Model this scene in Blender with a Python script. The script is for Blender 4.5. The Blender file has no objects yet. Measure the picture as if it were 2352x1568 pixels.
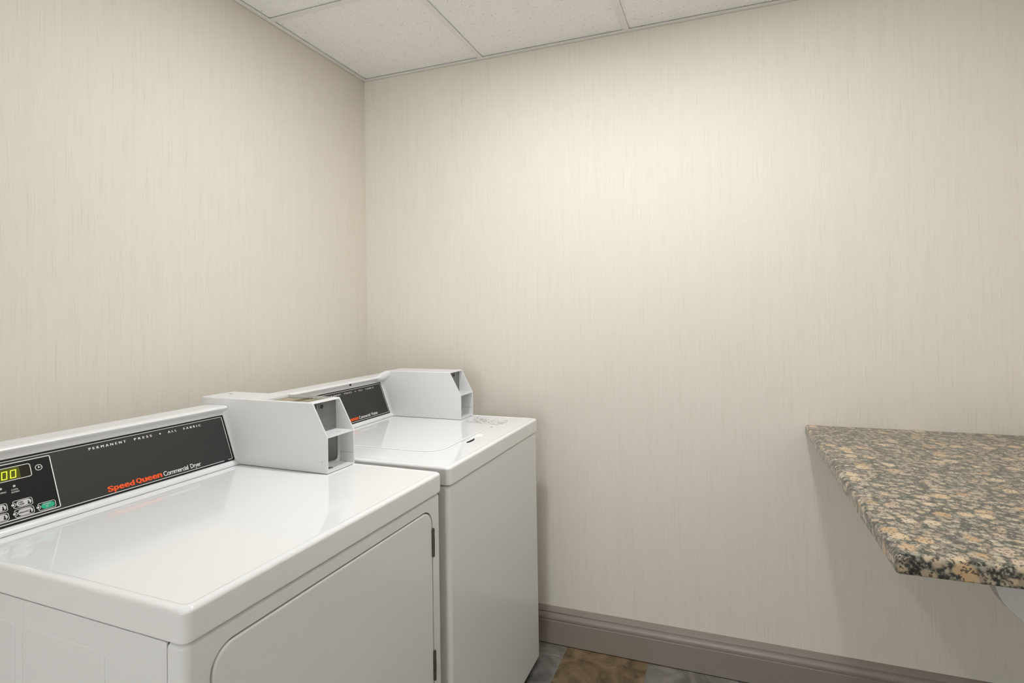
import bpy, bmesh, math, random
from mathutils import Matrix, Vector
random.seed(7)

# ---------------------------------------------------------------- camera
SCN = bpy.context.scene
COL = SCN.collection
RW, RH, H, RD = 2.44, 2.3768, 2.3768, 5.6          # room width, ceiling height, room depth
F_PX, SX, SY = 1250.5373, 42.818, -84.049
YAW, PITCH, ROLL = 0.3466, 0.0131, -0.0162
cam_d = bpy.data.cameras.new('camera')
cam = bpy.data.objects.new('camera', cam_d)
COL.objects.link(cam)
cam_d.sensor_fit = 'HORIZONTAL'
cam_d.sensor_width = 36.0
cam_d.lens = F_PX / 2352 * 36.0
cam_d.shift_x = -SX / 2352
cam_d.shift_y = SY / 2352
cam_d.clip_start = 0.02
_r = Vector((math.cos(YAW), math.sin(YAW), 0)); _f = Vector((-math.sin(YAW), math.cos(YAW), 0)); _u = Vector((0, 0, 1))
_f2 = _f * math.cos(PITCH) + _u * math.sin(PITCH); _u2 = _u * math.cos(PITCH) - _f * math.sin(PITCH)
_r3 = _r * math.cos(ROLL) + _u2 * math.sin(ROLL); _u3 = _u2 * math.cos(ROLL) - _r * math.sin(ROLL)
cam.matrix_world = Matrix(((_r3.x, _u3.x, -_f2.x, 1.5440), (_r3.y, _u3.y, -_f2.y, -2.0808),
                           (_r3.z, _u3.z, -_f2.z, 1.3114), (0, 0, 0, 1)))
SCN.camera = cam

# ---------------------------------------------------------------- light and exposure
W_DOWN1, W_DOWN2, W_SKY = 9.2, 8.5, 4.2              # the two round downlights, fill daylight through the added doorway
LIGHT_COL = (0.945, 0.97, 1.0)
SCN.view_settings.view_transform = 'Standard'
SCN.view_settings.look = 'None'
SCN.view_settings.gamma = 1.0
SCN.view_settings.use_curve_mapping = False
SCN.view_settings.exposure = 0.06

world = bpy.data.worlds.new('world'); SCN.world = world
world.use_nodes = True
world.node_tree.nodes['Background'].inputs[0].default_value = (0.93, 0.97, 1, 1)
world.node_tree.nodes['Background'].inputs[1].default_value = W_SKY

# ---------------------------------------------------------------- materials
def newmat(name):
    m = bpy.data.materials.new(name); m.use_nodes = True
    nt = m.node_tree
    return m, nt, nt.nodes['Principled BSDF']
def N(nt, t, **kw):
    n = nt.nodes.new(t)
    for k, v in kw.items(): setattr(n, k, v)
    return n
def simple(name, col, rough=.5, metal=0., coat=0., spec=.5, emit=None, estr=0., noise=0.):
    m, nt, b = newmat(name)
    b.inputs['Base Color'].default_value = (*col, 1); b.inputs['Roughness'].default_value = rough
    b.inputs['Metallic'].default_value = metal; b.inputs['Coat Weight'].default_value = coat
    b.inputs['Coat Roughness'].default_value = .06; b.inputs['Specular IOR Level'].default_value = spec
    if emit:
        b.inputs['Emission Color'].default_value = (*emit, 1); b.inputs['Emission Strength'].default_value = estr
    if noise:
        tc = N(nt, 'ShaderNodeTexCoord'); nz = N(nt, 'ShaderNodeTexNoise'); nz.inputs['Scale'].default_value = 60
        mr = N(nt, 'ShaderNodeMapRange'); mr.inputs[3].default_value = max(0, rough - noise); mr.inputs[4].default_value = rough + noise
        nt.links.new(tc.outputs['Object'], nz.inputs['Vector']); nt.links.new(nz.outputs['Fac'], mr.inputs[0])
        nt.links.new(mr.outputs[0], b.inputs['Roughness'])
    return m
def ramp(nt, stops, interp='LINEAR'):
    r = N(nt, 'ShaderNodeValToRGB'); cr = r.color_ramp; cr.interpolation = interp
    while len(cr.elements) < len(stops): cr.elements.new(.5)
    for e, (p, c) in zip(cr.elements, stops):
        e.position = p; e.color = (*c, 1)
    return r
def mixc(nt, a, b, fac, mode='MIX'):
    n = N(nt, 'ShaderNodeMix', data_type='RGBA', blend_type=mode)
    for s, v in ((6, a), (7, b), (0, fac)):
        if hasattr(v, 'default_value') or hasattr(v, 'is_output'): nt.links.new(v, n.inputs[s])
        elif isinstance(v, (int, float)): n.inputs[s].default_value = v
        else: n.inputs[s].default_value = (*v, 1)
    return n.outputs[2]
def math_n(nt, op, a, b=None):
    n = N(nt, 'ShaderNodeMath', operation=op)
    for i, v in enumerate((a, b)):
        if v is None: continue
        if isinstance(v, (int, float)): n.inputs[i].default_value = v
        else: nt.links.new(v, n.inputs[i])
    return n.outputs[0]

def wallpaper(name, axis, base):
    """off-white vinyl wallcovering with fine vertical string streaks; axis = horizontal direction of the wall"""
    m, nt, b = newmat(name)
    tc = N(nt, 'ShaderNodeTexCoord'); sp = N(nt, 'ShaderNodeSeparateXYZ'); nt.links.new(tc.outputs['Object'], sp.inputs[0])
    h = sp.outputs[axis]; z = sp.outputs[2]
    lo = N(nt, 'ShaderNodeTexNoise'); lo.inputs['Scale'].default_value = 3.0; nt.links.new(tc.outputs['Object'], lo.inputs['Vector'])
    h2 = math_n(nt, 'ADD', h, math_n(nt, 'MULTIPLY', lo.outputs['Fac'], .012))
    def streak(fh, fz, seed, detail=2.0):
        c = N(nt, 'ShaderNodeCombineXYZ')
        nt.links.new(math_n(nt, 'MULTIPLY', h2, fh), c.inputs[0]); nt.links.new(math_n(nt, 'MULTIPLY', z, fz), c.inputs[1])
        c.inputs[2].default_value = seed
        n = N(nt, 'ShaderNodeTexNoise'); n.inputs['Scale'].default_value = 1.0; n.inputs['Detail'].default_value = detail
        nt.links.new(c.outputs[0], n.inputs['Vector']); return n.outputs['Fac']
    s1 = streak(800, 20, 1.3, 1.0); s2 = streak(430, 8, 7.7, 1.0); s3 = streak(60, 2.5, 3.1)
    r1 = ramp(nt, [(0.0, (0, 0, 0)), (.58, (0, 0, 0)), (.72, (1, 1, 1))]); nt.links.new(s1, r1.inputs[0])
    r2 = ramp(nt, [(0.0, (0, 0, 0)), (.60, (0, 0, 0)), (.70, (1, 1, 1))]); nt.links.new(s2, r2.inputs[0])
    r3 = ramp(nt, [(.35, (0, 0, 0)), (.7, (1, 1, 1))]); nt.links.new(s3, r3.inputs[0])
    dark = tuple(x * y for x, y in zip(base, (.80, .775, .73)))
    mid = tuple(x * y for x, y in zip(base, (.975, .972, .965)))
    c = mixc(nt, base, mid, r3.outputs[0])
    c = mixc(nt, c, dark, math_n(nt, 'MULTIPLY', r1.outputs[0], .24))
    c = mixc(nt, c, dark, math_n(nt, 'MULTIPLY', r2.outputs[0], .34))
    nt.links.new(c, b.inputs['Base Color'])
    b.inputs['Roughness'].default_value = .62; b.inputs['Specular IOR Level'].default_value = .3
    bp = N(nt, 'ShaderNodeBump'); bp.inputs['Strength'].default_value = .12; bp.inputs['Distance'].default_value = .001
    nt.links.new(s1, bp.inputs['Height']); nt.links.new(bp.outputs[0], b.inputs['Normal'])
    return m
WALL = (.765, .715, .63)
M_WALL_X = wallpaper('wallpaper_across', 0, WALL)
M_WALL_Y = wallpaper('wallpaper_along', 1, WALL)

def ceiling_mat():
    m, nt, b = newmat('mineral_fibre')
    tc = N(nt, 'ShaderNodeTexCoord')
    base = (.955, .95, .935)
    def pits(scale, thr, keep):
        wob = N(nt, 'ShaderNodeTexNoise'); wob.inputs['Scale'].default_value = scale * 1.7
        nt.links.new(tc.outputs['Object'], wob.inputs['Vector'])
        v = N(nt, 'ShaderNodeTexVoronoi'); v.inputs['Scale'].default_value = scale
        nt.links.new(mixc(nt, tc.outputs['Object'], wob.outputs['Color'], .012), v.inputs['Vector'])
        sp = N(nt, 'ShaderNodeSeparateColor'); nt.links.new(v.outputs['Color'], sp.inputs[0])
        thr_r = math_n(nt, 'MULTIPLY', sp.outputs[1], thr)
        inside = math_n(nt, 'LESS_THAN', v.outputs['Distance'], thr_r)
        return math_n(nt, 'MULTIPLY', inside, math_n(nt, 'LESS_THAN', sp.outputs[0], keep))
    p1 = pits(150, .30, .50); p2 = pits(320, .34, .45)
    tot = math_n(nt, 'MINIMUM', math_n(nt, 'ADD', math_n(nt, 'MULTIPLY', p1, .75), math_n(nt, 'MULTIPLY', p2, .45)), .85)
    nt.links.new(mixc(nt, base, (.30, .285, .26), tot), b.inputs['Base Color'])
    b.inputs['Roughness'].default_value = .9; b.inputs['Specular IOR Level'].default_value = .1
    nz = N(nt, 'ShaderNodeTexNoise'); nz.inputs['Scale'].default_value = 320; nt.links.new(tc.outputs['Object'], nz.inputs['Vector'])
    bp = N(nt, 'ShaderNodeBump'); bp.inputs['Strength'].default_value = .25; bp.inputs['Distance'].default_value = .001
    nt.links.new(nz.outputs['Fac'], bp.inputs['Height']); nt.links.new(bp.outputs[0], b.inputs['Normal'])
    return m
M_CEIL = ceiling_mat()

def granite():
    m, nt, b = newmat('brown_granite')
    tc = N(nt, 'ShaderNodeTexCoord')
    wob = N(nt, 'ShaderNodeTexNoise'); wob.inputs['Scale'].default_value = 70; wob.inputs['Detail'].default_value = 3
    nt.links.new(tc.outputs['Object'], wob.inputs['Vector'])
    vec = mixc(nt, tc.outputs['Object'], wob.outputs['Color'], .011)
    def blobs(scale, lo, hi, keep):
        v = N(nt, 'ShaderNodeTexVoronoi'); v.inputs['Scale'].default_value = scale; v.inputs['Randomness'].default_value = .9
        nt.links.new(vec, v.inputs['Vector'])
        sp = N(nt, 'ShaderNodeSeparateColor'); nt.links.new(v.outputs['Color'], sp.inputs[0])
        mr = N(nt, 'ShaderNodeMapRange'); mr.inputs[1].default_value = lo; mr.inputs[2].default_value = hi
        mr.inputs[3].default_value = 1; mr.inputs[4].default_value = 0; nt.links.new(v.outputs['Distance'], mr.inputs[0])
        return math_n(nt, 'MULTIPLY', mr.outputs[0], math_n(nt, 'LESS_THAN', sp.outputs[0], keep)), sp.outputs[1]
    big, bcol = blobs(27, .36, .50, .40)
    sml, scol = blobs(72, .38, .66, .88)
    tan = ramp(nt, [(0, (.44, .27, .13)), (.35, (.60, .43, .25)), (.7, (.66, .52, .36)), (1, (.50, .37, .27))]); nt.links.new(bcol, tan.inputs[0])
    tan2 = ramp(nt, [(0, (.27, .21, .16)), (.4, (.45, .35, .235)), (.75, (.50, .42, .31)), (1, (.26, .245, .20))]); nt.links.new(scol, tan2.inputs[0])
    dk = N(nt, 'ShaderNodeTexNoise'); dk.inputs['Scale'].default_value = 190; dk.inputs['Detail'].default_value = 4
    nt.links.new(tc.outputs['Object'], dk.inputs['Vector'])
    dark = ramp(nt, [(.36, (.009, .009, .008)), (.48, (.032, .034, .027)), (.56, (.13, .125, .098)), (.69, (.36, .315, .245))]); nt.links.new(dk.outputs['Fac'], dark.inputs[0])
    fl = N(nt, 'ShaderNodeTexVoronoi'); fl.inputs['Scale'].default_value = 330; nt.links.new(tc.outputs['Object'], fl.inputs['Vector'])
    fsp = N(nt, 'ShaderNodeSeparateColor'); nt.links.new(fl.outputs['Color'], fsp.inputs[0])
    fleck = math_n(nt, 'LESS_THAN', fsp.outputs[0], .15)
    c = mixc(nt, dark.outputs[0], tan2.outputs[0], sml)
    c = mixc(nt, c, tan.outputs[0], big)
    c = mixc(nt, c, (.02, .019, .017), math_n(nt, 'MULTIPLY', fleck, .8))
    nt.links.new(c, b.inputs['Base Color'])
    b.inputs['Roughness'].default_value = .17; b.inputs['Specular IOR Level'].default_value = .85
    return m
M_GRANITE = granite()

def slate(name, a, c_, seed):
    m, nt, b = newmat(name)
    tc = N(nt, 'ShaderNodeTexCoord'); mp = N(nt, 'ShaderNodeMapping'); mp.inputs['Location'].default_value = (seed, seed * .7, 0)
    nt.links.new(tc.outputs['Object'], mp.inputs[0])
    n1 = N(nt, 'ShaderNodeTexNoise'); n1.inputs['Scale'].default_value = 11; n1.inputs['Detail'].default_value = 7; n1.inputs['Distortion'].default_value = 1.2
    n2 = N(nt, 'ShaderNodeTexNoise'); n2.inputs['Scale'].default_value = 60; n2.inputs['Detail'].default_value = 4
    for n in (n1, n2): nt.links.new(mp.outputs[0], n.inputs['Vector'])
    r = ramp(nt, [(.32, a), (.50, tuple((x + y) / 2 for x, y in zip(a, c_))), (.66, c_)]); nt.links.new(n1.outputs['Fac'], r.inputs[0])
    c = mixc(nt, r.outputs[0], n2.outputs['Color'], .18, 'OVERLAY')
    nt.links.new(c, b.inputs['Base Color']); b.inputs['Roughness'].default_value = .42
    bp = N(nt, 'ShaderNodeBump'); bp.inputs['Strength'].default_value = .2; bp.inputs['Distance'].default_value = .002
    nt.links.new(n1.outputs['Fac'], bp.inputs['Height']); nt.links.new(bp.outputs[0], b.inputs['Normal'])
    return m
M_SLATE = [slate('slate_brown', (.085, .055, .028), (.26, .185, .105), 1.0),
           slate('slate_grey', (.15, .135, .115), (.29, .265, .235), 4.0),
           slate('slate_rust', (.10, .065, .035), (.24, .18, .12), 9.0),
           slate('slate_dark_grey', (.10, .095, .085), (.23, .215, .19), 13.0)]
M_GROUT = simple('grout', (.21, .20, .185), .8)
M_BASE = simple('taupe_paint', (.275, .235, .20), .30, noise=.04)
M_GRID = simple('grid_white', (.85, .84, .82), .45)
M_GRIDSHADOW = simple('plenum', (.05, .05, .05), .9)
M_ENAMEL = simple('white_enamel', (.865, .865, .86), .065, spec=.65)
M_ENAMEL_BODY = simple('white_enamel_body', (.82, .82, .815), .13, noise=.02)
M_PLASTIC = simple('white_plastic', (.80, .80, .795), .32, noise=.03)
M_BOXPAINT = simple('white_powder_coat', (.78, .78, .775), .30, noise=.04)
M_INNER = simple('grey_zinc', (.21, .21, .205), .38, metal=.2, noise=.06)
M_INNER_LIGHT = simple('light_grey_paint', (.70, .71, .70), .25, noise=.04)
M_PANEL = simple('charcoal_overlay', (.033, .032, .030), .42, spec=.32, noise=.05)
M_PANEL_BLACK = simple('black_overlay', (.010, .010, .010), .42, spec=.2)
M_PRINT = simple('white_print', (.82, .81, .79), .5)
M_ORANGE = simple('orange_print', (.90, .095, .008), .5)
M_GREEN = simple('green_print', (.008, .42, .235), .45)
M_GREYPRINT = simple('grey_print', (.60, .59, .575), .5)
M_DARK = simple('dark_rubber_and_shade', (.02, .02, .02), .6)  # rubber parts, and shade painted under console, coin box and in the recess
M_HINGE = simple('dark_bronze_metal', (.16, .14, .11), .38, metal=.75)
M_SCREW = simple('steel', (.42, .42, .41), .3, metal=.9)
M_BRONZE = simple('tan_metal', (.50, .46, .36), .22, metal=.85, noise=.05)
M_BRONZE_DK = simple('brown_metal', (.20, .155, .075), .3, metal=.8)
M_SCREEN = simple('display_window', (.020, .022, .002), .2, emit=(.30, .34, .0), estr=.20)
M_SCREEN_OFF = simple('display_window_unlit', (.016, .012, .004), .2)
M_SEG = simple('display_segment', (.3, .35, .02), .4, emit=(.80, .92, .035), estr=1.15)
M_WHITE_PAINT = simple('bracket_paint', (.47, .445, .42), .4, noise=.04)
M_LENS = simple('lamp_lens', (.9, .9, .88), .4, emit=LIGHT_COL, estr=12)
M_DOOR = simple('door_paint', (.55, .50, .44), .4, noise=.05)
M_FAINT = simple('faint_print', (.33, .33, .33), .5)

# ---------------------------------------------------------------- mesh helpers
OFF = Vector((0, 0, 0))
class MB:
    def __init__(s): s.v = []; s.f = []
    def add(s, vs, fs):
        o = len(s.v); s.v += [tuple(p) for p in vs]; s.f += [tuple(i + o for i in f) for f in fs]
    def box(s, x0, x1, y0, y1, z0, z1):
        s.add([(x0, y0, z0), (x1, y0, z0), (x1, y1, z0), (x0, y1, z0), (x0, y0, z1), (x1, y0, z1), (x1, y1, z1), (x0, y1, z1)],
              [(3, 2, 1, 0), (4, 5, 6, 7), (0, 1, 5, 4), (1, 2, 6, 5), (2, 3, 7, 6), (3, 0, 4, 7)])
    def loft(s, rings, cap0=True, cap1=True, closed=True):
        n = len(rings[0]); vs = [p for r in rings for p in r]; fs = []
        for k in range(len(rings) - 1):
            for i in range(n if closed else n - 1):
                j = (i + 1) % n; fs.append((k * n + i, k * n + j, (k + 1) * n + j, (k + 1) * n + i))
        if cap0: fs.append(tuple(range(n - 1, -1, -1)))
        if cap1: fs.append(tuple((len(rings) - 1) * n + i for i in range(n)))
        s.add(vs, fs)
    def cyl(s, c, axis, r, h, n=24, r2=None):
        a = Vector(axis).normalized(); u = a.orthogonal().normalized(); w = a.cross(u); c = Vector(c); r2 = r if r2 is None else r2
        s.loft([[c + (u * math.cos(t) + w * math.sin(t)) * r for t in [2 * math.pi * i / n for i in range(n)]],
                [c + a * h + (u * math.cos(t) + w * math.sin(t)) * r2 for t in [2 * math.pi * i / n for i in range(n)]]])
    def lathe(s, c, axis, prof, n=32):
        a = Vector(axis).normalized(); u = a.orthogonal().normalized(); w = a.cross(u); c = Vector(c)
        s.loft([[c + a * h + (u * math.cos(t) + w * math.sin(t)) * r for t in [2 * math.pi * i / n for i in range(n)]] for r, h in prof])
    def build(s, name, mat, parent=None, bevel=0., seg=2, smooth=35):
        me = bpy.data.meshes.new(name)
        me.from_pydata([Vector(p) - OFF for p in s.v], [], s.f)
        return finish(me, name, mat, parent, bevel, seg, smooth)
def finish(me, name, mat, parent=None, bevel=0., seg=2, smooth=35, fix=True):
    if fix or bevel:
        bm = bmesh.new(); bm.from_mesh(me)
        bmesh.ops.recalc_face_normals(bm, faces=bm.faces)
        if bevel:
            ed = [e for e in bm.edges if len(e.link_faces) == 2 and e.calc_face_angle(0) > .5]
            bmesh.ops.bevel(bm, geom=ed, offset=bevel, segments=seg, affect='EDGES', profile=.5)
        bm.to_mesh(me); bm.free()
    if smooth:
        for p in me.polygons: p.use_smooth = True
        me.set_sharp_from_angle(angle=math.radians(smooth))
    me.materials.append(mat)
    o = bpy.data.objects.new(name, me); COL.objects.link(o)
    if smooth:
        wn = o.modifiers.new('wn', 'WEIGHTED_NORMAL'); wn.keep_sharp = True; wn.weight = 80
    if parent: o.parent = parent
    return o
def rr(a0, a1, b0, b1, r, n=6):
    """rounded rectangle as 2-D points, counter-clockwise; r = radius or four radii (a1b1, a0b1, a0b0, a1b0)"""
    r = (r,) * 4 if not isinstance(r, (tuple, list)) else r
    out = []
    for (ca, cb, st), rad in zip(((a1, b1, 0), (a0, b1, 90), (a0, b0, 180), (a1, b0, 270)), r):
        sa = -1 if ca == a1 else 1; sb = -1 if cb == b1 else 1
        for i in range(n + 1):
            t = math.radians(st + 90 * i / n)
            out.append((ca + sa * rad + rad * math.cos(t), cb + sb * rad + rad * math.sin(t)))
    return out
def tag(o, label, cat=None, group=None, kind=None):
    o['label'] = label
    if cat: o['category'] = cat
    if group: o['group'] = group
    if kind: o['kind'] = kind
    return o
def struct(o, label, cat):
    return tag(o, label, cat, kind='structure')
def empty(name, loc, rz=0.):
    o = bpy.data.objects.new(name, None); o.empty_display_size = .1; COL.objects.link(o)
    o.location = loc; o.rotation_euler = (0, 0, rz); return o
def boolean(o, cutters, op='DIFFERENCE'):
    for md in list(o.modifiers): o.modifiers.remove(md)
    for c in cutters:
        c.parent = o.parent; c.modifiers.clear()
        md = o.modifiers.new('b', 'BOOLEAN'); md.operation = op; md.object = c; md.solver = 'EXACT'
    dg = bpy.context.evaluated_depsgraph_get(); dg.update()
    me = bpy.data.meshes.new_from_object(o.evaluated_get(dg))
    o.modifiers.clear(); old = o.data; o.data = me; bpy.data.meshes.remove(old)
    for c in cutters:
        cm = c.data; bpy.data.objects.remove(c); bpy.data.meshes.remove(cm)
    for p in me.polygons: p.use_smooth = True
    me.set_sharp_from_angle(angle=math.radians(35))
    wn = o.modifiers.new('wn', 'WEIGHTED_NORMAL'); wn.keep_sharp = True; wn.weight = 80
    return o

# ---------------------------------------------------------------- room shell
T = .12
m = MB(); m.box(-T, 0, -RD - T, T, -.05, H + .15); struct(m.build('wall_left', M_WALL_Y, smooth=0), 'streaked beige wallpapered wall behind the washer and dryer', 'wall')
m = MB(); m.box(0, RW, 0, T, -.05, H + .15); struct(m.build('wall_back', M_WALL_X, smooth=0), 'streaked beige wallpapered wall that the granite counter meets', 'wall')
m = MB(); m.box(RW, RW + T, -RD - T, T, -.05, H + .15); struct(m.build('wall_right', M_WALL_Y, smooth=0), 'beige wallpapered wall carrying the counter bracket', 'wall')
OX0, OX1, OZ = .25, 2.20, 2.20                       # unseen doorway behind the camera, added to let in fill light
m = MB(); m.box(0, OX0, -RD - T, -RD, -.05, H + .15); m.box(OX1, RW, -RD - T, -RD, -.05, H + .15); m.box(OX0, OX1, -RD - T, -RD, OZ, H + .15)
struct(m.build('wall_front', M_WALL_X, smooth=0), 'beige wallpapered wall with the added wide doorway', 'wall')

# floor: grout bed with single tiles, columns of 0.313 m staggered
m = MB(); m.box(0, RW, -RD, 0, -.05, -.0012); floor = struct(m.build('floor', M_GROUT, smooth=0), 'slate look tile floor in browns and greys', 'floor')
P = .3145; GR = .0035
tile_cache = {}
def floor_tile(x0, x1, y0, y1, mi):
    key = (round(x1 - x0, 4), round(y1 - y0, 4), mi)
    if key not in tile_cache:
        w, d = x1 - x0, y1 - y0; b = .0012
        t = MB(); t.loft([[(p[0], p[1], -.0030) for p in rr(0, w, 0, d, .001, 1)], [(p[0], p[1], -.0008) for p in rr(0, w, 0, d, .001, 1)],
                          [(p[0], p[1], 0.0) for p in rr(b, w - b, b, d - b, .001, 1)]], cap0=False)
        o = t.build('tile', M_SLATE[mi], floor, smooth=0); tile_cache[key] = o.data
    else:
        o = bpy.data.objects.new('tile', tile_cache[key]); COL.objects.link(o); o.parent = floor
    o.location = (x0, y0, 0)
xs = [.928 + P * k for k in range(-3, 6)]
rnd = random.Random(3)
for k, xl in enumerate([0.0] + xs):
    xr_ = ([0.0] + xs + [RW])[k + 1] if k < len(xs) else RW
    xr_ = min(xr_, RW)
    if xr_ - xl < .01: continue
    first = {3: -.088, 4: -.262, 5: -.205}.get(k, -.06 - rnd.random() * .25)
    ye = 0.0; yl = first; row = 0
    while ye > -RD + .005:
        mi = {(3, 0): 1, (3, 1): 3, (4, 0): 0, (5, 0): 1, (5, 1): 2, (4, 1): 3}.get((k, row), rnd.randrange(4))
        floor_tile(xl + GR / 2, xr_ - GR / 2, max(yl, -RD) + GR / 2, ye - GR / 2, mi)
        ye = max(yl, -RD); yl -= P; row += 1

# ceiling: slab, lay-in panels, T bars, wall angle
ZT = H + .004
m = MB(); m.box(0, RW, -RD, 0, H + .03, H + .15); ceil = struct(m.build('ceiling', M_GRIDSHADOW, smooth=0), 'suspended ceiling of speckled white lay-in tiles', 'ceiling')
gx = [0.0, .5915, 1.2025, 1.8135, RW]; gy = [0.0, -.558, -1.168, -1.778, -2.388, -2.998, -3.608, -4.218, -4.828, -RD]
TB = .0235
LAMPS = ((.90, -.86), (1.585, -.86))
panel_cache = {}
for i in range(4):
    for j in range(9):
        x0, x1, y1, y0 = gx[i], gx[i + 1], gy[j], gy[j + 1]
        g = .006
        t = MB(); t.box(x0 + g, x1 - g, y0 + g, y1 - g, ZT, ZT + .016)
        o = t.build('ceiling_panel', M_CEIL, ceil, bevel=.0015, seg=1, smooth=0)
def tbar(x0, x1, y0, y1):
    t = MB(); t.box(x0, x1, y0, y1, H, H + .0012)
    if x1 - x0 < y1 - y0: t.box((x0 + x1) / 2 - .001, (x0 + x1) / 2 + .001, y0, y1, H + .0012, H + .03)
    else: t.box(x0, x1, (y0 + y1) / 2 - .001, (y0 + y1) / 2 + .001, H + .0012, H + .03)
    t.build('grid_bar', M_GRID, ceil, smooth=0)
for x in gx[1:-1]: tbar(x - TB / 2, x + TB / 2, -RD + .02, -.0195)
for y in gy[1:-1]:
    for i in range(4): tbar(gx[i] + (TB / 2 if i else .0195), gx[i + 1] - (TB / 2 if i < 3 else .0195), y - TB / 2, y + TB / 2)
def wall_angle(name, x0, x1, y0, y1, dx, dy, label):
    t = MB(); w = .0205; h = .022
    if dx: t.box(x0 if dx > 0 else x0 - w, x0 + w if dx > 0 else x0, y0, y1, H - .0006, H + .0008); t.box(x0 if dx > 0 else x0 - .001, x0 + .001 if dx > 0 else x0, y0, y1, H - .0006, H + h)
    else: t.box(x0, x1, y0 if dy > 0 else y0 - w, y0 + w if dy > 0 else y0, H - .0006, H + .0008); t.box(x0, x1, y0 if dy > 0 else y0 - .001, y0 + .001 if dy > 0 else y0, H - .0006, H + h)
    struct(t.build(name, M_GRID, smooth=0), label, 'trim')
wall_angle('trim_1', 0, 0, -RD, 0, 1, 0, 'white metal angle where ceiling meets the washer side wall')
wall_angle('trim_2', .0205, RW - .0205, 0, 0, 0, -1, 'white metal angle where ceiling meets the counter end wall')
wall_angle('trim_3', RW, RW, -RD, 0, -1, 0, 'white metal angle where ceiling meets the bracket wall')
wall_angle('trim_4', .0205, RW - .0205, -RD, -RD, 0, 1, 'white metal angle where ceiling meets the wall with the added doorway')

# baseboards, moulded profile (outward, height)
BP = [(0, .0035), (.0215, .0035), (.0215, .0895), (.0205, .0918), (.0165, .0928), (.0155, .0948), (.0162, .0962), (.0196, .0975), (.0200, .1005), (.0188, .1070),
      (.0162, .1130), (.0132, .1175), (.0112, .1192), (.0106, .1212), (.0112, .1228), (.0142, .1238), (.0140, .1262), (.0105, .1325), (.0055, .1395), (.0030, .1405), (0, .1405)]
def baseboard(name, p0, p1, nrm, label):
    t = MB(); a, b_ = Vector(p0), Vector(p1); n = Vector(nrm)
    t.loft([[Vector((q.x, q.y, 0)) + n * o + Vector((0, 0, z)) for o, z in BP] for q in (a, b_)])
    struct(t.build(name, M_BASE, smooth=25), label, 'baseboard')
baseboard('baseboard_back', (.018, 0, 0), (RW - .018, 0, 0), (0, -1, 0), 'taupe moulded baseboard under the granite counter')
baseboard('baseboard_left', (0, -RD, 0), (0, 0, 0), (1, 0, 0), 'taupe moulded baseboard behind the machines')
baseboard('baseboard_right', (RW, -RD, 0), (RW, 0, 0), (-1, 0, 0), 'taupe moulded baseboard below the counter bracket')
baseboard('baseboard_front', (.018, -RD, 0), (OX0 - .07, -RD, 0), (0, 1, 0), 'taupe moulded baseboard beside the added wide doorway')
# casing of the doorway added behind the camera as a daylight source
d = struct(empty('fill_doorway', ((OX0 + OX1) / 2, -RD, 0)), 'added wide cased doorway, unseen, letting in fill daylight', 'door'); OFF = Vector(((OX0 + OX1) / 2, -RD, 0))
for x0, x1, z0, z1 in ((OX0 - .066, OX0, .002, OZ + .066), (OX1, OX1 + .066, .002, OZ + .066), (OX0, OX1, OZ, OZ + .066)):
    t = MB(); t.box(x0, x1, -RD + .001, -RD + .022, z0, z1); t.build('fill_doorway_casing', M_BASE, d, bevel=.003)
for x0, x1, z0, z1 in ((OX0, OX0 + .015, .0, OZ), (OX1 - .015, OX1, .0, OZ), (OX0 + .015, OX1 - .015, OZ - .015, OZ)):
    t = MB(); t.box(x0, x1, -RD - T + .001, -RD + .001, z0, z1); t.build('fill_doorway_jamb', M_BASE, d, bevel=.002)
OFF = Vector((0, 0, 0))

# ---------------------------------------------------------------- ceiling lamps
def downlight(x, y, watts, label):
    global OFF
    r = empty('downlight', (x, y, H)); OFF = Vector((x, y, H))
    tag(r, label, 'ceiling light', 'small round downlights')
    t = MB(); t.lathe((x, y, H + .003), (0, 0, -1), [(.088, 0), (.088, .004), (.080, .007), (.062, .007), (.050, .004), (.050, 0)], 40); t.build('trim_ring', M_GRID, r)
    t = MB(); t.lathe((x, y, H), (0, 0, -1), [(.0495, -.002), (.0495, .0005), (.035, .003), (.001, .004)], 40); t.build('lens', M_LENS, r)
    L = bpy.data.lights.new('downlight_lamp', 'AREA'); L.shape = 'DISK'; L.size = .075; L.energy = watts; L.color = LIGHT_COL
    lo = bpy.data.objects.new('downlight_lamp', L); COL.objects.link(lo); lo.parent = r; lo.location = (0, 0, -.0085)
    OFF = Vector((0, 0, 0))
downlight(*LAMPS[0], W_DOWN1, 'small round ceiling downlight over the front of the washer')
downlight(*LAMPS[1], W_DOWN2, 'small round ceiling downlight beside the granite counter')

# ---------------------------------------------------------------- granite counter and its bracket
QX, QZ, QY, QT = 1.7873, .9092, -1.046, .0325
root = empty('counter', ((QX + RW) / 2, QY / 2, QZ - QT)); OFF = Vector(((QX + RW) / 2, QY / 2, QZ - QT))
tag(root, 'speckled brown granite counter slab fixed against the bare wall', 'counter')
t = MB(); rings = []
y1c, x1c = -.0015, RW - .0015
def ctop(i, z):        # i = inset at the two free edges
    p = [(QX + i, y1c), (QX + .006 + i, QY + i + .005), (QX + .0085 + i, QY + i + .0015), (QX + .012 + i, QY + i), (x1c, QY + i), (x1c, y1c)]
    return [(a, b_, z) for a, b_ in p]
prof = [(.004, 0), (.0015, .0012), (0, .004), (0, QT - .0085)] + [(.0085 * (1 - math.cos(a)), QT - .0085 * (1 - math.sin(a))) for a in [math.radians(18 * k) for k in range(1, 6)]]
t.loft([ctop(i, QZ - QT + z) for i, z in prof]); t.build('slab', M_GRANITE, root, smooth=50)
OFF = Vector((0, 0, 0))
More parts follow.
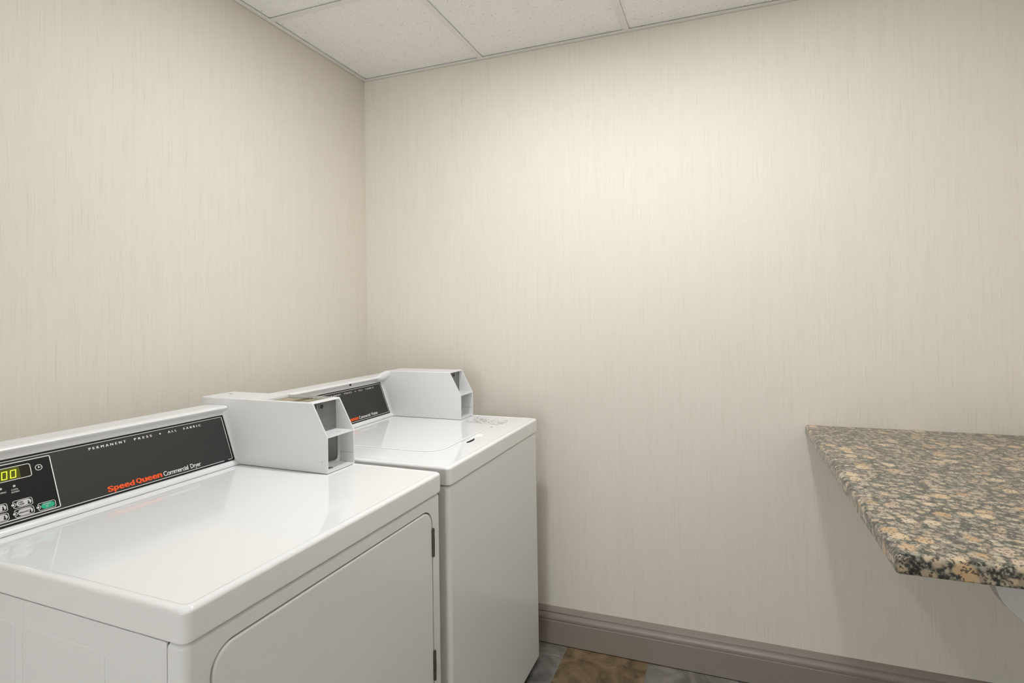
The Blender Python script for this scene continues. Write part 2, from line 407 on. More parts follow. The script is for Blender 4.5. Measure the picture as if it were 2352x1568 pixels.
br = empty('corbel_bracket', (RW, -.96, .45)); OFF = Vector((RW, -.96, .45)); tag(br, 'white painted curved bracket holding up the granite slab', 'bracket')
cp = [(1.9440, .8766), (1.9455, .862), (1.9478, .8484), (1.9520, .836), (1.9565, .8262), (1.9632, .8170), (1.9716, .8080), (1.9843, .7965), (2.02, .772), (2.08, .735), (2.16, .685), (2.25, .62), (2.33, .54), (2.385, .47), (2.40, .44), (2.405, .41), (RW - .012, .40), (RW - .012, .8766)]
t = MB(); t.loft([[(x, y, z) for x, z in cp] for y in (-.98, -.945)]); t.build('corbel', M_WHITE_PAINT, br, bevel=.0015, seg=2)
t = MB(); t.box(RW - .0119, RW - .0005, -1.0, -.925, .38, .8766); t.build('wall_plate', M_WHITE_PAINT, br, bevel=.002)
OFF = Vector((0, 0, 0))

# ---------------------------------------------------------------- laundry machines
ZTOP, LT, DF = .9108, .0472, .5907           # worktop height, worktop edge, front of worktop (local x)
ZB = ZTOP - LT; XR = -.110                   # rear of the cabinet
MX, MY, WM = .2729, -.1369, .683
SL = .381; CS = 1 / math.sqrt(1 + SL * SL)   # lean of the console face
PANEL_O = Vector((.0205, 0, .911)); P_UP = Vector((-SL * CS, 0, CS)); P_N = Vector((CS, 0, SL * CS))
def pp(u, v, o=0.): return PANEL_O + Vector((0, u, 0)) + P_UP * v + P_N * o

def plate(pts, o0, o1, mb=None):
    """flat shape on the console face from (u, v) points"""
    mb = mb or MB(); mb.loft([[pp(u, v, o0) for u, v in pts], [pp(u, v, o1) for u, v in pts]]); return mb
def frame_uv(mb, u0, u1, v0, v1, r, w, o0, o1):
    a = rr(u0, u1, v0, v1, r); b_ = rr(u0 + w, u1 - w, v0 + w, v1 - w, max(r - w, .0002)); n = len(a)
    A = [[pp(u, v, o) for u, v in q] for o, q in ((o0, a), (o1, a), (o1, b_), (o0, b_))]
    vs = [p for q in A for p in q]
    fs = [(k * n + i, k * n + (i + 1) % n, ((k + 1) % 4) * n + (i + 1) % n, ((k + 1) % 4) * n + i) for k in range(4) for i in range(n)]
    mb.add(vs, fs)
def glyph_mesh(body, bold, spacing):
    c = bpy.data.curves.new('txt', 'FONT'); c.body = body; c.size = 1; c.offset = bold; c.space_character = spacing
    c.resolution_u = 6; c.fill_mode = 'FRONT'
    to = bpy.data.objects.new('txt', c); COL.objects.link(to)
    dg = bpy.context.evaluated_depsgraph_get(); dg.update()
    me = bpy.data.meshes.new_from_object(to.evaluated_get(dg)); bpy.data.objects.remove(to); bpy.data.curves.remove(c)
    vs = [(v.co.x, v.co.y) for v in me.vertices]; fs = [tuple(p.vertices) for p in me.polygons]; bpy.data.meshes.remove(me)
    x0, x1 = min(p[0] for p in vs), max(p[0] for p in vs); y0, y1 = min(p[1] for p in vs), max(p[1] for p in vs)
    return [((x - x0) / (x1 - x0), (y - y0) / (y1 - y0)) for x, y in vs], fs
def lettering(body, u0, u1, v0, v1, mat, parent, bold=0., spacing=1., o=.0009, smear=0.):
    """flat printed word fitted to the box u0..u1, v0..v1 on the console face; smear widens the strokes"""
    return print_glyphs([(body, u0, u1, v0, v1)], mat, parent, bold, spacing, o, smear)
def print_glyphs(items, mat, parent, bold=0., spacing=1., o=.0009, smear=0.):
    t = MB()
    for body, u0, u1, v0, v1 in items:
        vs, fs = glyph_mesh(body, bold, spacing)
        shifts = (0.,) if not smear else (-smear, -smear / 2, 0., smear / 2, smear)
        for k, d in enumerate(shifts):
            t.add([pp(u0 + smear + d + x * (u1 - u0 - 2 * smear), v0 + y * (v1 - v0), o + .00002 * k) for x, y in vs], fs)
    me = bpy.data.meshes.new('lettering'); me.from_pydata([p - OFF for p in map(Vector, t.v)], [], t.f)
    return finish(me, 'lettering', mat, parent, smooth=0, fix=False)
X_H, CAP, BASE, DESC = .0338, .0364, .0245, .0210
def heavy_name(parent, ua, ub, uc, ud):
    """the two heavy orange words, letter by letter with a tall x-height"""
    rows = {'S': (BASE, CAP), 'p': (DESC, X_H), 'e': (BASE, X_H), 'd': (BASE, CAP), 'Q': (BASE - .0006, CAP), 'u': (BASE, X_H), 'n': (BASE, X_H)}
    for word, a0, a1 in (('Speed', ua, ub), ('Queen', uc, ud)):
        wd = [1.12 if ch in 'SQ' else 1.0 for ch in word]; gap = .0004; un = (a1 - a0 - gap * (len(word) - 1)) / sum(wd); u = a0; it = []
        for ch, w in zip(word, wd):
            it.append((ch, u, u + un * w, *rows[ch])); u += un * w + gap
        print_glyphs(it, M_ORANGE, parent, .016, 1., .0009, .0007)

def worktop(root, y0, y1, mat, door=None):
    """pressed steel top with rolled edge and a shallow rim; optional lid recess zone for the washer"""
    t = MB(); R = .014
    def ring(i, z, r): return [(p[0], p[1], z) for p in rr(XR + i, DF - i, y0 + i, y1 - i, max(r, .001), 7)]
    rings = [ring(.010, ZB, .010), ring(.003, ZB, R - .003), ring(.0008, ZB + .0012, R - .001), ring(0, ZB + .004, R)]
    rb = .0075
    for k in range(0, 8):
        a = math.radians(90 * k / 7); rings.append(ring(rb * (1 - math.cos(a)), ZTOP + .0012 - rb * (1 - math.sin(a)), R - .2 * rb * (1 - math.cos(a))))
    rings += [ring(.0115, ZTOP + .0012, .011), ring(.0130, ZTOP + .0009, .011), ring(.0145, ZTOP + .0001, .010), ring(.0160, ZTOP, .010)]
    t.loft(rings, cap0=True, cap1=True)
    return t.build('worktop', mat, root, smooth=40)

def cabinet(root, y0, y1, front_bottom, door=False):
    """side panels, wrap-around front panel, back, base and feet"""
    FX = .5862; zt = ZB - .0028; ins = .0025
    ya, yb = y0 + ins, y1 - ins
    for yy, sgn in ((ya, 1), (yb, -1)):
        t = MB(); lo, hi = sorted((yy, yy + sgn * .004)); t.box(XR + .004, .5525, lo, hi, .045, zt + .0008)
        side = t.build('side_panel', M_ENAMEL_BODY, root, bevel=.0012)
        if sgn == 1 and door:
            for (xa, xb) in ((-.075, .196), (.2172, .4208)):
                t = MB(); rg = []
                for i, o in ((0, 0), (.0006, .0011), (.0016, .0015), (.004, .0016)):
                    rg.append([(p[0], yy + .0002 - o, p[1]) for p in rr(xa + i, xb - i, .12 + i, .8228 - i, .012)])
                t.loft(rg); t.build('embossed_field', M_ENAMEL_BODY, side)
            t = MB(); rg = []
            for i, o in ((0, 0), (.0015, .0004), (.003, .0008)):
                rg.append([(p[0], yy + .0002 - o, p[1]) for p in rr(.2176 + i, .2355 - i, .05 + i, zt - .001, .004)])
            t.loft(rg); t.build('stiffening_rib', M_ENAMEL_BODY, side)
    # front panel wraps both corners
    t = MB(); Rc = .013
    def outline(z, i=0.):
        p = [(.5545, ya + i)]
        for k in range(9):
            a = math.radians(-90 + 90 * k / 8); p.append((FX - i - Rc + Rc * math.cos(a), ya + i + Rc + Rc * math.sin(a)))
        for k in range(9):
            a = math.radians(90 * k / 8); p.append((FX - i - Rc + Rc * math.cos(a), yb - i - Rc + Rc * math.sin(a)))
        p.append((.5545, yb - i)); return [(x, y, z) for x, y in p]
    if not door:
        t.loft([outline(front_bottom + .001, .004), outline(front_bottom, .001), outline(front_bottom + .002, 0), outline(zt - .007, 0), outline(zt - .0035, .0012), outline(zt - .001, .0035), outline(zt, .007)])
        fp = t.build('front_panel', M_ENAMEL_BODY, root, smooth=50)
    else:
        t.loft([outline(front_bottom + .001, .004), outline(front_bottom, .001), outline(front_bottom + .002, 0), outline(zt - .007, 0), outline(zt - .0035, .0012), outline(zt - .001, .0035), outline(zt, .007)])
        fp = t.build('front_panel', M_ENAMEL_BODY, root, smooth=50)
        c = MB(); dy0, dy1, dz0, dz1 = door
        rg = rr(dy0, dy1, dz0, dz1, .040, 10)
        c.loft([[(FX - .014, p[0], p[1]) for p in rg], [(FX + .02, p[0], p[1]) for p in rg]])
        boolean(fp, [c.build('cut', M_DARK)])
        rim = MB(); g0 = rr(dy0 - .0008, dy1 + .0008, dz0 - .0008, dz1 + .0008, .041, 10); g1 = rr(dy0 - .006, dy1 + .006, dz0 - .006, dz1 + .006, .046, 10)
        g2 = rr(dy0 - .0035, dy1 + .0035, dz0 - .0035, dz1 + .0035, .043, 10)
        rim.loft([[(FX - .001, p[0], p[1]) for p in g1], [(FX + .0004, p[0], p[1]) for p in g2], [(FX - .001, p[0], p[1]) for p in g0]], False, False)
        rim.build('door_surround', M_ENAMEL_BODY, root, smooth=60)
        gap = .0042
        t = MB(); rg = []
        for i, o in ((0, -.012), (0, -.0022), (.0008, -.0008), (.0022, 0.0), (.004, .0003)):
            rg.append([(FX + o, p[0], p[1]) for p in rr(dy0 + gap + i, dy1 - gap * .55 - i, dz0 + gap + i, dz1 - gap - i, .037, 10)])
        t.loft(rg); dr = t.build('door', M_ENAMEL_BODY, root, smooth=50)
        for hz0, hz1 in ((.716, .784), (.416, .487)):
            t = MB(); ln = (hz1 - hz0) / 3
            for k in range(3):
                t.cyl((FX + .0020, dy1 - .0012 + (.0006 if k == 1 else 0), hz0 + ln * k + .0006), (0, 0, 1), .0036, ln - .0012, 14)
            t.cyl((FX + .0020, dy1 - .0012, hz0 - .001), (0, 0, 1), .0022, hz1 - hz0 + .002, 10)
            t.box(FX - .004, FX + .0006, dy1 - .006, dy1 + .0035, hz0 + .002, hz1 - .002)
            h = t.build('hinge', M_HINGE, dr); h['label'] = 'dark bronze hinge'
    t = MB(); t.box(XR + .002, XR + .004, ya, yb, .045, zt); t.build('rear_panel', M_INNER, root, smooth=0)
    t = MB(); t.box(XR + .02, .560, ya + .006, yb - .006, .022, .05); t.build('base_frame', M_DARK, root, smooth=0)
    for fx in (XR + .06, .535):
        for fy in (ya + .05, yb - .05):
            t = MB(); t.lathe((fx, fy, 0), (0, 0, 1), [(.018, 0), (.019, .004), (.017, .010), (.006, .011), (.006, .03)], 18); t.build('foot', M_DARK, root)

def console(root, y0, y1, ramp_h=0.):
    # cross-section of the backsplash console (local x, z), front foot to rear foot
    fb = pp(0, .0145, -.0008); ft = pp(0, .1425, -.0008)
    sec = [(.0262, ZTOP + .0011), (.0262, ZTOP + .004), (.0245, ZTOP + .0085), (.0205, ZTOP + .0125), (fb.x + .0012, fb.z - .001), (fb.x, fb.z), (ft.x, ft.z),
           (ft.x - .0008, ft.z + .003), (ft.x + .0002, ft.z + .0065), (ft.x + .0040, ft.z + .0095), (-.0205, ft.z + .0125), (-.0165, ft.z + .0165),
           (-.0150, 1.0630), (-.0165, 1.0662), (-.0205, 1.0684), (-.028, 1.0690), (-.060, 1.0682), (-.098, 1.0668), (-.1055, 1.0645), (-.1085, 1.059), (-.1085, ZTOP - .001)]
    ys = [y0, y0 + .0015, y0 + .005] + ([y1 - .034, y1 - .030, y1 - .026, y1 - .022, y1 - .018, y1 - .014, y1 - .010, y1 - .006, y1 - .002] if ramp_h else []) + [y1 - .001, y1]
    rings = []
    for y in ys:
        s = min(1, max(0, (y - (y1 - .032)) / .028)); s = s * s * (3 - 2 * s)
        e = .0025 * (1 if y == y0 else .3 if y == y0 + .0015 else 0)
        rings.append([(x + (-e if x > -.05 else e) + (.013 * s if (ramp_h and z > 1.055 and x > -.05) else 0), y, z - (e if z > 1 else 0) + (ramp_h * s if (ramp_h and z > 1.0545) else 0)) for x, z in sec])
    g = MB(); g.box(-.10, .0245, y0 + .002, y1 - .002, ZTOP - .0005, ZTOP + .0012); g.build('shadow_strip', M_DARK, root, smooth=0)  # near-black strip painted in as the shade line under the console
    t = MB(); t.loft(rings); return t.build('console', M_PLASTIC, root, smooth=50)

def coin_box(root, y0, y1, xr, top_opening, rear=None):
    """sheet steel coin box left open in front; y0 near side, y1 far side"""
    b_, bt, zt, zk, z0 = .3253, .2777, 1.0888, 1.0036, ZTOP + .0014
    t = MB(); prof = [(xr, z0), (b_, z0), (b_, zk), (bt, zt)] + ([(xr, zt)] if not rear else rear)
    t.loft([[(x, y, z) for x, z in prof] for y in (y0, y1)])
    me_o = t.build('coin_box', M_BOXPAINT, root, smooth=0)
    bm = bmesh.new(); bm.from_mesh(me_o.data)
    ed = [e for e in bm.edges if all(abs((v.co + OFF).z - zt) < 1e-5 for v in e.verts) and abs(e.verts[0].co.y - e.verts[1].co.y) < 1e-6]
    bmesh.ops.bevel(bm, geom=ed, offset=.0035, segments=4, affect='EDGES', profile=.5); bm.to_mesh(me_o.data); bm.free()
    s = .0032; cut = []
    c = MB(); c.loft([[(x, y, z) for x, z in ((.266, zk), (.40, zk), (.40, zt - .0040), (.266, zt - .0040))] for y in (y0 + s, y1 - s)]); cut.append(c.build('cut', M_DARK, smooth=0))
    c = MB(); c.box(.205, .40, y0 + s, y1 - s, z0 + .0035, zk - .0030); cut.append(c.build('cut', M_DARK, smooth=0))
    if top_opening:
        c = MB(); c.box(.0945, .2625, y0 + s + .002, y1 - s, zt - .011, zt + .02); cut.append(c.build('cut', M_DARK, smooth=0))
    box = boolean(me_o, cut)
    g = MB(); g.box(max(xr, -.09), b_ - .0015, y0 + .0012, y1 - .0012, ZTOP - .0005, z0 + .0002); g.build('shadow_strip', M_DARK, box, smooth=0)  # dark strip standing in for the shadow line beneath the coin box
    if top_opening:
        kn = MB(); kn.loft([[(-.076 + .0085 * math.cos(a_) * .9, -.0005 + (y0 + y1) / 2 + .0100 + .0040 * math.sin(a_), zt + z_) for a_ in [math.pi * k / 6 for k in range(12)]] for z_ in (-.0005, .0003)]); kn.build('cam_slot', M_FAINT, box, smooth=0)
        ob = MB(); ob.box(.0950, .1010, y0 + s + .002, y1 - s, zt - .011, zt - .0012); ob.build('opening_lip', M_BOXPAINT, box, bevel=.0006, seg=1)
        n = 12; x0_, x1_ = .1040, .2615
        for k in range(n):
            xa = x0_ + (x1_ - x0_) * k / n; xb = xa + (x1_ - x0_) / n * .62
            sl_ = MB(); sl_.loft([[(xa, y, zt - .0105), (xb, y, zt - .0105), (xb - .001, y, zt - .0068), (xa + .001, y, zt - .0064)] for y in (y0 + s + .0025, y1 - s - .0005)])
            sl_.build('slat', M_BRONZE_DK if k in (5, 6) else M_BRONZE, box, smooth=0)
    # upper chamber: back plate with lock, near-side slot
    t = MB(); t.box(.2662, .2674, y0 + s + .0002, y1 - s - .0002, zk + .0003, zt - .0045); bp_ = t.build('back_plate', M_INNER, box, smooth=0); bp_['label'] = 'grey metal plate inside the open front'
    ly, lz = y0 + (.045 if top_opening else .052), zt - .0175
    t = MB(); t.lathe((.2674, ly, lz), (1, 0, 0), [(.0105, 0), (.0105, .0012), (.0085, .0020), (.0060, .0012), (.0060, .0003)], 28); lk = t.build('lock_ring', M_INNER, box)
    t = MB(); t.lathe((.2677, ly, lz), (1, 0, 0), [(.0048, 0), (.0048, .0014), (.0030, .0018), (.001, .0018)], 18); t.build('lock_core', M_DARK, box)
    t = MB(); t.box(.2674, .2680, y0 + s + .0205, y0 + s + .0232, zk + .030, zt - .006); t.build('slot', M_DARK, box, smooth=0)
    # lower chamber: framed drawer opening, screw, seam
    t = MB(); a = rr(y0 + s + .0003, y1 - s - .0003, z0 + .0040, zk - .0034, .0015, 6); h = rr(y0 + s + .010, y1 - s - .012, z0 + .013, zk + .02, .010, 6)
    h = [(u, min(v, zk - .0036)) for u, v in h]
    t.loft([[(.2790, *p) for p in a], [(.2812, *p) for p in a], [(.2812, *p) for p in h], [(.2790, *p) for p in h]], False, False); 
    nn_ = len(a); t.f += [((i + 1) % nn_, i, 3 * nn_ + i, 3 * nn_ + (i + 1) % nn_) for i in range(nn_)]
    t.build('drawer_frame', M_INNER_LIGHT, box)
    rod = MB(); path = [(y1 - s - .0135, zk - .004), (y1 - s - .0135, z0 + .026), (y1 - s - .0165, z0 + .0165), (y1 - s - .024, z0 + .0128), (y0 + s + .004, z0 + .0128)]
    rod.loft([[(.2830 + .0022 * math.cos(q), py + (.0022 * math.sin(q) if k < 2 else .0016 * math.sin(q)), pz + (0 if k < 2 else .0016 * math.sin(q))) for q in [math.pi * j / 4 for j in range(8)]] for k, (py, pz) in enumerate(path)])
    rod.build('drawer_rail', M_SCREW, box)
    t = MB(); t.box(.2068, .2080, y0 + s + .001, y1 - s - .001, z0 + .005, zk - .005); t.build('inner_plate', M_INNER_LIGHT, box, smooth=0)
    t = MB(); t.lathe((.3035, y0 + .034, z0 + .0035), (0, 0, 1), [(.0075, 0), (.0070, .0014), (.0045, .0026), (.001, .0030)], 20); t.build('dome_screw', M_SCREW, box)
    t = MB(); t.lathe((.3120, y0 + .0105, z0 + .0035), (0, 0, 1), [(.0022, 0), (.0020, .0006), (.0005, .0008)], 12); t.build('rivet', M_DARK, box)
    t = MB(); t.box(.2815, .3235, y1 - s - .0005, y1 - s + .0001, z0 + .0292, z0 + .0300); t.build('seam', M_FAINT, box, smooth=0)
    t = MB(); t.lathe((.3085, y0 + .0003, z0 + .0290), (0, -1, 0), [(.0016, 0), (.0014, .0006), (.0004, .0008)], 12); t.build('screw', M_SCREW, box)
    t = MB(); 
    for k, (yy, ln) in enumerate(((y0 + .020, .03), (y0 + .060, .014))): t.box(.3020, .3034 if k == 0 else .3070, yy, yy + ln, zk + .0001, zk + .0005)
    t.build('shelf_slot', M_GREYPRINT, box, smooth=0)
    return box

def corner_cove(root, yb):
    """concave cove where the console face meets the side of the coin box"""
    t = MB(); rings = []
    for z in (ZTOP + .003, .935, .97, 1.005, 1.052):
        xf = .0205 - SL * (z - .911) - .0006; r_ = .0105; rg = [(xf - .004, yb - .0052, z), (xf - .004, yb + .001, z), (xf + r_ * 1.6, yb + .001, z), (xf + r_ * 1.6, yb - .00005, z)]
        for k in range(1, 8):
            a = math.radians(90 * k / 8); rg.append((xf + r_ * 1.6 * (1 - math.sin(a)), yb - .0052 * (1 - math.cos(a)), z))
        rings.append(rg)
    t.loft(rings); t.build('corner_cove', M_PLASTIC, root, smooth=60)

def overlay(root, u0, u1):
    """charcoal fascia with a white border line"""
    t = plate(rr(u0, u1, .0145, .1410, .002, 3), -.0008, .0004); pan = t.build('fascia', M_PANEL_BLACK, root, smooth=0); pan['label'] = 'charcoal printed fascia'
    t = plate(rr(u0 + .0045, u1 - .0052, .0190, .1366, .0025, 3), .0003, .00045); t.build('charcoal_field', M_PANEL, pan, smooth=0)
    return pan

# ------------------------------------------------ dryer (near machine)
YAWD = -.0057 - .0175; DX = .0105
c_, s_ = math.cos(YAWD), math.sin(YAWD)
DY1 = -.709; DY0 = DY1 - WM
def place(name, yaw, dx, ycen):
    global OFF
    lx, ly = .24, ycen
    cx_, sx_ = math.cos(yaw), math.sin(yaw)
    o = empty(name, (MX + cx_ * (lx + dx) - sx_ * ly, MY + sx_ * (lx + dx) + cx_ * ly, 0), yaw)
    OFF = Vector((lx, ly, 0)); return o
dry = place('clothes_dryer', YAWD, DX, (DY0 + DY1) / 2)
tag(dry, 'white commercial clothes dryer with lit timer display and hinged front door', 'dryer')
worktop(dry, DY0, DY1, M_ENAMEL)
cabinet(dry, DY0, DY1, .06, door=(-1.351, -.7495, .22, .8345))
BY = -.8188                                  # near side of coin box = right end of console
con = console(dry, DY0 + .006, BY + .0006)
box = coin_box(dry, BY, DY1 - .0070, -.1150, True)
corner_cove(dry, BY)
PR = -.8248                                  # right end of fascia
pan = overlay(dry, DY0 + .014, PR)
t = MB(); frame_uv(t, DY0 + .018, PR - .0050, .0186, .1370, .003, .0013, .0003, .0007); t.build('border_line', M_PRINT, pan, smooth=0)
t = plate([(-.8558, .0183), (-.8440, .0183), (-.8440, .0203), (-.8558, .0203)], .0006, .0009); t.build('worn_patch', M_PANEL, pan, smooth=0)
# control field
CF = DY0 + .0225
t = plate(rr(CF, -1.2275, .0240, .1316, .003, 4), .0003, .0006); t.build('control_field', M_PANEL_BLACK, pan, smooth=0)
t = MB(); frame_uv(t, CF, -1.2270, .0236, .1318, .003, .0016, .0004, .0009); t.build('control_border', M_PRINT, pan, smooth=0)
t = plate(rr(-1.352, -1.2635, .0995, .1230, .0030, 4), .0004, .0008); t.build('display_window', M_SCREEN_OFF, pan, smooth=0)
t = plate(rr(-1.350, -1.2800, .1002, .1224, .0015, 3), .0007, .0010); t.build('display_glow', M_SCREEN, pan, smooth=0)
t = MB(); frame_uv(t, -1.3535, -1.2618, .0980, .1242, .0045, .0012, .0005, .0011); t.build('display_border', M_PRINT, pan, smooth=0)
for u0, u1 in ((-1.3100, -1.3010), (-1.2966, -1.2872)):
    t = MB(); w = .0014; sh = .0024
    def seg(a, b__, c__, d__):
        f = lambda u, v: (u + sh * (v - .1022) / .0155, v)
        plate([f(a, c__), f(b__, c__), f(b__, d__), f(a, d__)], .0009, .0013, t)
    seg(u0, u1, .1022, .1022 + w); seg(u0, u1, .1177 - w, .1177)
    seg(u0, u0 + w, .1022 + w + .0002, .1098); seg(u0, u0 + w, .1101, .1177 - w - .0002); seg(u1 - w, u1, .1022 + w + .0002, .1098); seg(u1 - w, u1, .1101, .1177 - w - .0002)
    o = t.build('display_digit', M_SEG, pan, smooth=0); o['label'] = 'glowing yellow green zero'
t = MB(); C0 = (-1.2491, .1116)
ang = [2 * math.pi * k / 28 for k in range(28)]
A = [[pp(C0[0] + r_ * math.cos(a), C0[1] + r_ * math.sin(a), o) for a in ang] for r_, o in ((.0060, .0005), (.0060, .0010), (.0050, .0010), (.0050, .0005))]
t.loft(A, False, False)
plate([(C0[0] + .0013 * math.cos(a), C0[1] + .0013 * math.sin(a)) for a in ang], .0005, .0010, t)
plate([(C0[0], C0[1] - .0003), (C0[0] + .0042, C0[1] + .0001), (C0[0] + .0042, C0[1] + .0007), (C0[0], C0[1] + .0005)], .0005, .0010, t)
plate([(C0[0] - .0004, C0[1]), (C0[0] + .0004, C0[1]), (C0[0] + .0004, C0[1] + .0036), (C0[0] - .0004, C0[1] + .0036)], .0005, .0010, t)
o = t.build('clock_symbol', M_PRINT, pan, smooth=0)
for u in (-1.2930, -1.3137):
    t = plate([(u + .0021 * math.cos(a), .0867 + .0021 * math.sin(a)) for a in ang], .0005, .0013); t.build('indicator_light', M_GREYPRINT, pan, smooth=0)
lettering('COOL', -1.2985, -1.2877, .0785, .0815, M_GREYPRINT, pan, 0., o=.0010, smear=.00012)
lettering('DOWN', -1.2990, -1.2868, .0738, .0768, M_GREYPRINT, pan, 0., o=.0010, smear=.00012)
lettering('DRYING', -1.3215, -1.3065, .0774, .0805, M_GREYPRINT, pan, 0., o=.0010, smear=.00012)
def key(u0, u1, v0, v1, mat, words, led=True, icon=0):
    t = MB(); cv = (v0 + v1) / 2
    n_ = 8; outer = []; 
    pts = rr(u0, u1, v0, v1, .0040, 5)
    # border line with a bite around the lamp on its left side
    frame_uv(t, u0, u1, v0, v1, .0040, .0008, .0005, .0010); t.build('key_border', M_PRINT, pan, smooth=0)
    b0 = plate([(u0 + .0004 + .0036 * math.cos(a), cv + .0036 * math.sin(a)) for a in ang], .0006, .0012); b0.build('lamp_surround', M_PANEL_BLACK, pan, smooth=0)
    rg = MB(); hb = [math.radians(-78 + 156 * k / 14) for k in range(15)]
    A = [[pp(u0 + .0004 + r_ * math.cos(a), cv + r_ * math.sin(a), o) for a in hb] for r_, o in ((.0043, .0006), (.0043, .0013), (.0035, .0013), (.0035, .0006))]
    rg.loft(A, False, False, closed=False); rg.build('lamp_arc', M_PRINT, pan, smooth=0)
    b1 = plate([(u0 - .0002 + .0024 * math.cos(a), cv + .0024 * math.sin(a)) for a in ang], .0009, .0016); b1.build('indicator_light', M_GREYPRINT, pan, smooth=0)
    b2 = plate(rr(u0 + .0056, u1 - .0022, v0 + .0018, v1 - .0018, (v1 - v0) / 2 - .0019, 7), .0005, .0011); b2.build('key', mat, pan, smooth=0)
    if icon:
        ic = MB(); iu = u1 - .0068
        plate([(iu + .0018 * math.cos(a), v0 + .0044 + .0018 * math.sin(a)) for a in ang], .0010, .0014, ic)
        plate([(iu - .0008, v0 + .0050), (iu + .0008, v0 + .0050), (iu + .0008, v0 + .0085 + .0008 * icon), (iu - .0008, v0 + .0085 + .0008 * icon)], .0010, .0014, ic)
        ic.build('thermometer_symbol', M_PANEL_BLACK, pan, smooth=0)
    return cv
key(-1.3011, -1.2699, .0436, .0586, M_GREYPRINT, None, icon=1)
lettering('LOW', -1.2925, -1.2850, .0515, .0545, M_PANEL_BLACK, pan, 0., o=.0013, smear=.00012)
lettering('TEMP', -1.2930, -1.2835, .0475, .0503, M_PANEL_BLACK, pan, 0., o=.0013, smear=.00012)
key(-1.3014, -1.2703, .0262, .0414, M_GREYPRINT, None, icon=1)
lettering('DELICATES', -1.2945, -1.2795, .0322, .0350, M_PANEL_BLACK, pan, 0., o=.0013, smear=.00012)
key(-1.2644, -1.2345, .0266, .0414, M_GREEN, None)
lettering('START', -1.2560, -1.2425, .0358, .0385, M_GREYPRINT, pan, 0., o=.0013, smear=.00012)
t = MB(); frame_uv(t, -1.2508, -1.2480, .0308, .0340, .0004, .0005, .0010, .0014); t.build('start_symbol', M_GREYPRINT, pan, smooth=0)
key(-1.3400, -1.3090, .0436, .0588, M_GREYPRINT, None, icon=2)
key(-1.3405, -1.3096, .0264, .0410, M_GREYPRINT, None, icon=2)
# fascia printing
for w, u0, u1 in (('PERMANENT', -1.1565, -1.0795), ('PRESS', -1.0615, -1.0205), ('ALL', -.9815, -.9590), ('FABRIC', -.9410, -.8940)):
    lettering(w, u0, u1, .1236, .1288, M_PRINT, pan, 0., spacing=1.75, smear=.00035)
t = plate([(-1.0005 + .0018 * math.cos(a), .1264 + .0018 * math.sin(a)) for a in ang], .0004, .0008); t.build('print_dot', M_PRINT, pan, smooth=0)
heavy_name(pan, -1.1390, -1.0830, -1.0795, -1.0200)
lettering('Commercial', -1.0165, -.9545, .0242, .0352, M_PRINT, pan, .008, spacing=.9)
lettering('Dryer', -.9485, -.9205, .0208, .0352, M_PRINT, pan, .008, spacing=.9)

# ------------------------------------------------ washer (far machine)
was = place('clothes_washer', -.0057, 0., -WM / 2)
tag(was, 'white commercial top loading washer standing in the corner of the room', 'washer')
WY0, WY1 = -WM, 0.0
# worktop with a hand recess in front of the lid
wt = worktop(was, WY0, WY1, M_ENAMEL)
c = MB(); rg = []
for i, dz in ((0, .004), (0, 0), (.006, -.0022), (.014, -.0045), (.020, -.0052)):
    rg.append([(p[0], p[1], ZTOP + dz) for p in rr(.4840 + i * .12, .5160 - i * .6, -.4250 + i, -.2990 - i, .012 - i * .4, 8)])
c.loft(rg); boolean(wt, [c.build('cut', M_ENAMEL)])
t = MB(); rg = []
for i, z in ((.003, .0001), (.0006, .0003), (0, .0010), (.0006, .0020), (.0022, .0027), (.0050, .0029), (.0080, .0025), (.0100, .0024)):
    rg.append([(p[0], p[1], ZTOP + z) for p in rr(.050 + i, .4830 - i, -.5590 + i, -.1930 - i, (.008, .008, .008, .062 - i * .5), 10)])
t.loft(rg); lid = t.build('lid', M_ENAMEL, was, smooth=40)
cr = [(.5035 + .0012 * math.sin(math.pi * k / 12), -.4160 + .0545 * k / 12) for k in range(13)]
cr += [(.5045 + .0058 * math.sin(math.pi * (12 - k) / 12) ** .7, -.4160 + .0545 * (12 - k) / 12) for k in range(1, 12)]
t = MB(); t.loft([[(x, y, ZTOP + z) for x, y in cr] for z in (-.003, .0005)]); t.build('recess_shade', M_DARK, was, smooth=0)  # dark crescent painted in for the shaded inside of the hand recess
for x, y in ((.4870, -.1915), (.3665, -.0545), (.3605, -.1250), (.4946, -.0702)):
    t = MB(); t.lathe((x, y, ZTOP), (0, 0, 1), [(.0032, 0), (.0030, .0010), (.0008, .0014)], 12); t.build('plug', M_FAINT, was)
cabinet(was, WY0, WY1, .030)
BYW = -.1085
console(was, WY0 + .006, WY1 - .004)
coin_box(was, BYW, -.0070, -.0600, False, rear=[(.0008, 1.0888), (-.0060, 1.0850), (-.0160, 1.0740), (-.0240, 1.0675), (-.0600, 1.0650)])
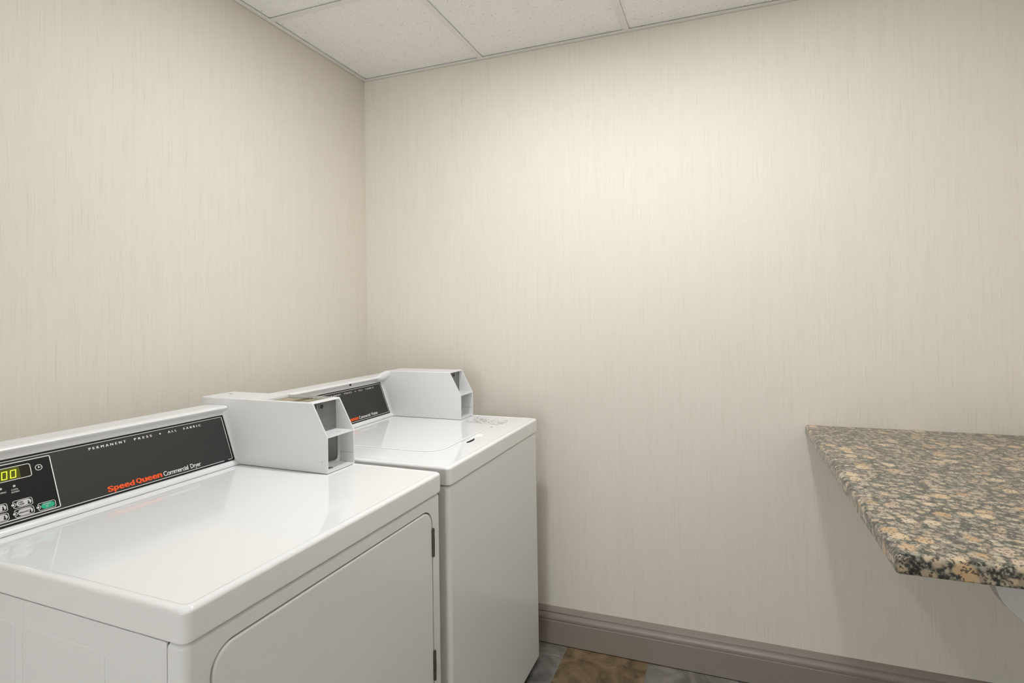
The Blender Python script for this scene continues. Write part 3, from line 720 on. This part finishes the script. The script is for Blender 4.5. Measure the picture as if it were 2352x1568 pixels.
# the console lip sweeps up into the coin box
t = MB(); rings = []
for k in range(13):
    q = k / 12; e = q * q * (3 - 2 * q); y = -.1420 + .0345 * q; zt_ = 1.0682 + .0204 * e; xf = -.0152 + .0300 * e * e
    rings.append([(-.0560, y, 1.0600), (-.0560, y, 1.0672), (-.0300 + .022 * e, y, zt_), (xf - .0045, y, zt_), (xf - .0014, y, zt_ - .0012), (xf, y, zt_ - .0045), (xf - .0005, y, 1.0610 + .010 * e), (-.0170 + .014 * e, y, 1.0570), (-.0270 + .012 * e, y, 1.0480), (-.0400, y, 1.0450)])
t.loft(rings); t.build('console_sweep', M_PLASTIC, was, smooth=60)
corner_cove(was, BYW)
PRW = -.1140
pan = overlay(was, WY0 + .014, PRW)
t = MB(); frame_uv(t, WY0 + .018, PRW - .0045, .0186, .1370, .003, .0013, .0003, .0007); t.build('border_line', M_PRINT, pan, smooth=0)
sh = .709
for w, u0, u1 in (('PERMANENT', -1.1380, -1.0620), ('PRESS', -1.0435, -1.0030), ('ALL', -.9635, -.9410), ('FABRIC', -.9220, -.8735)):
    lettering(w, u0 + sh, u1 + sh, .1240, .1290, M_PRINT, pan, 0., spacing=1.75, smear=.00035)
t = plate([(-.9820 + sh + .0018 * math.cos(a), .1266 + .0018 * math.sin(a)) for a in ang], .0004, .0008); t.build('print_dot', M_PRINT, pan, smooth=0)
heavy_name(pan, -.4215, -.3655, -.3610, -.3015)
lettering('Commercial', -.2975, -.2330, .0242, .0352, M_PRINT, pan, .008, spacing=.9)
lettering('Washer', -.2270, -.1870, .0242, .0352, M_PRINT, pan, .008, spacing=.9)
t = MB(); t.lathe((-.0165, -.3105, 1.0585), (1, 0, 0), [(.0042, 0), (.0042, .0022), (.001, .0024)], 14); t.build('plug_hole', M_DARK, was)
# faded legend print on the worktop beside the coin box
leg = MB(); rl = random.Random(11)
O0, EX, EY = Vector((.3640, -.0640)), Vector((1, -.07)), Vector((.07, -1))
for row in range(7):
    u = 0.0
    while u < .125:
        w = rl.choice((.004, .006, .010, .016, .022)); 
        if rl.random() < .72:
            v = row * .0125; a = O0 + EX * u + EY * v; 
            wv, hv = EX * w, EY * (.0022 if rl.random() < .8 else .006)
            q = [a, a + wv, a + wv + hv, a + hv]
            leg.loft([[(p.x, p.y, ZTOP + z) for p in q] for z in (.0001, .0004)])
        u += w + .004
leg.build('legend_print', M_FAINT, was, smooth=0)['label'] = 'faded grey legend print'
OFF = Vector((0, 0, 0))
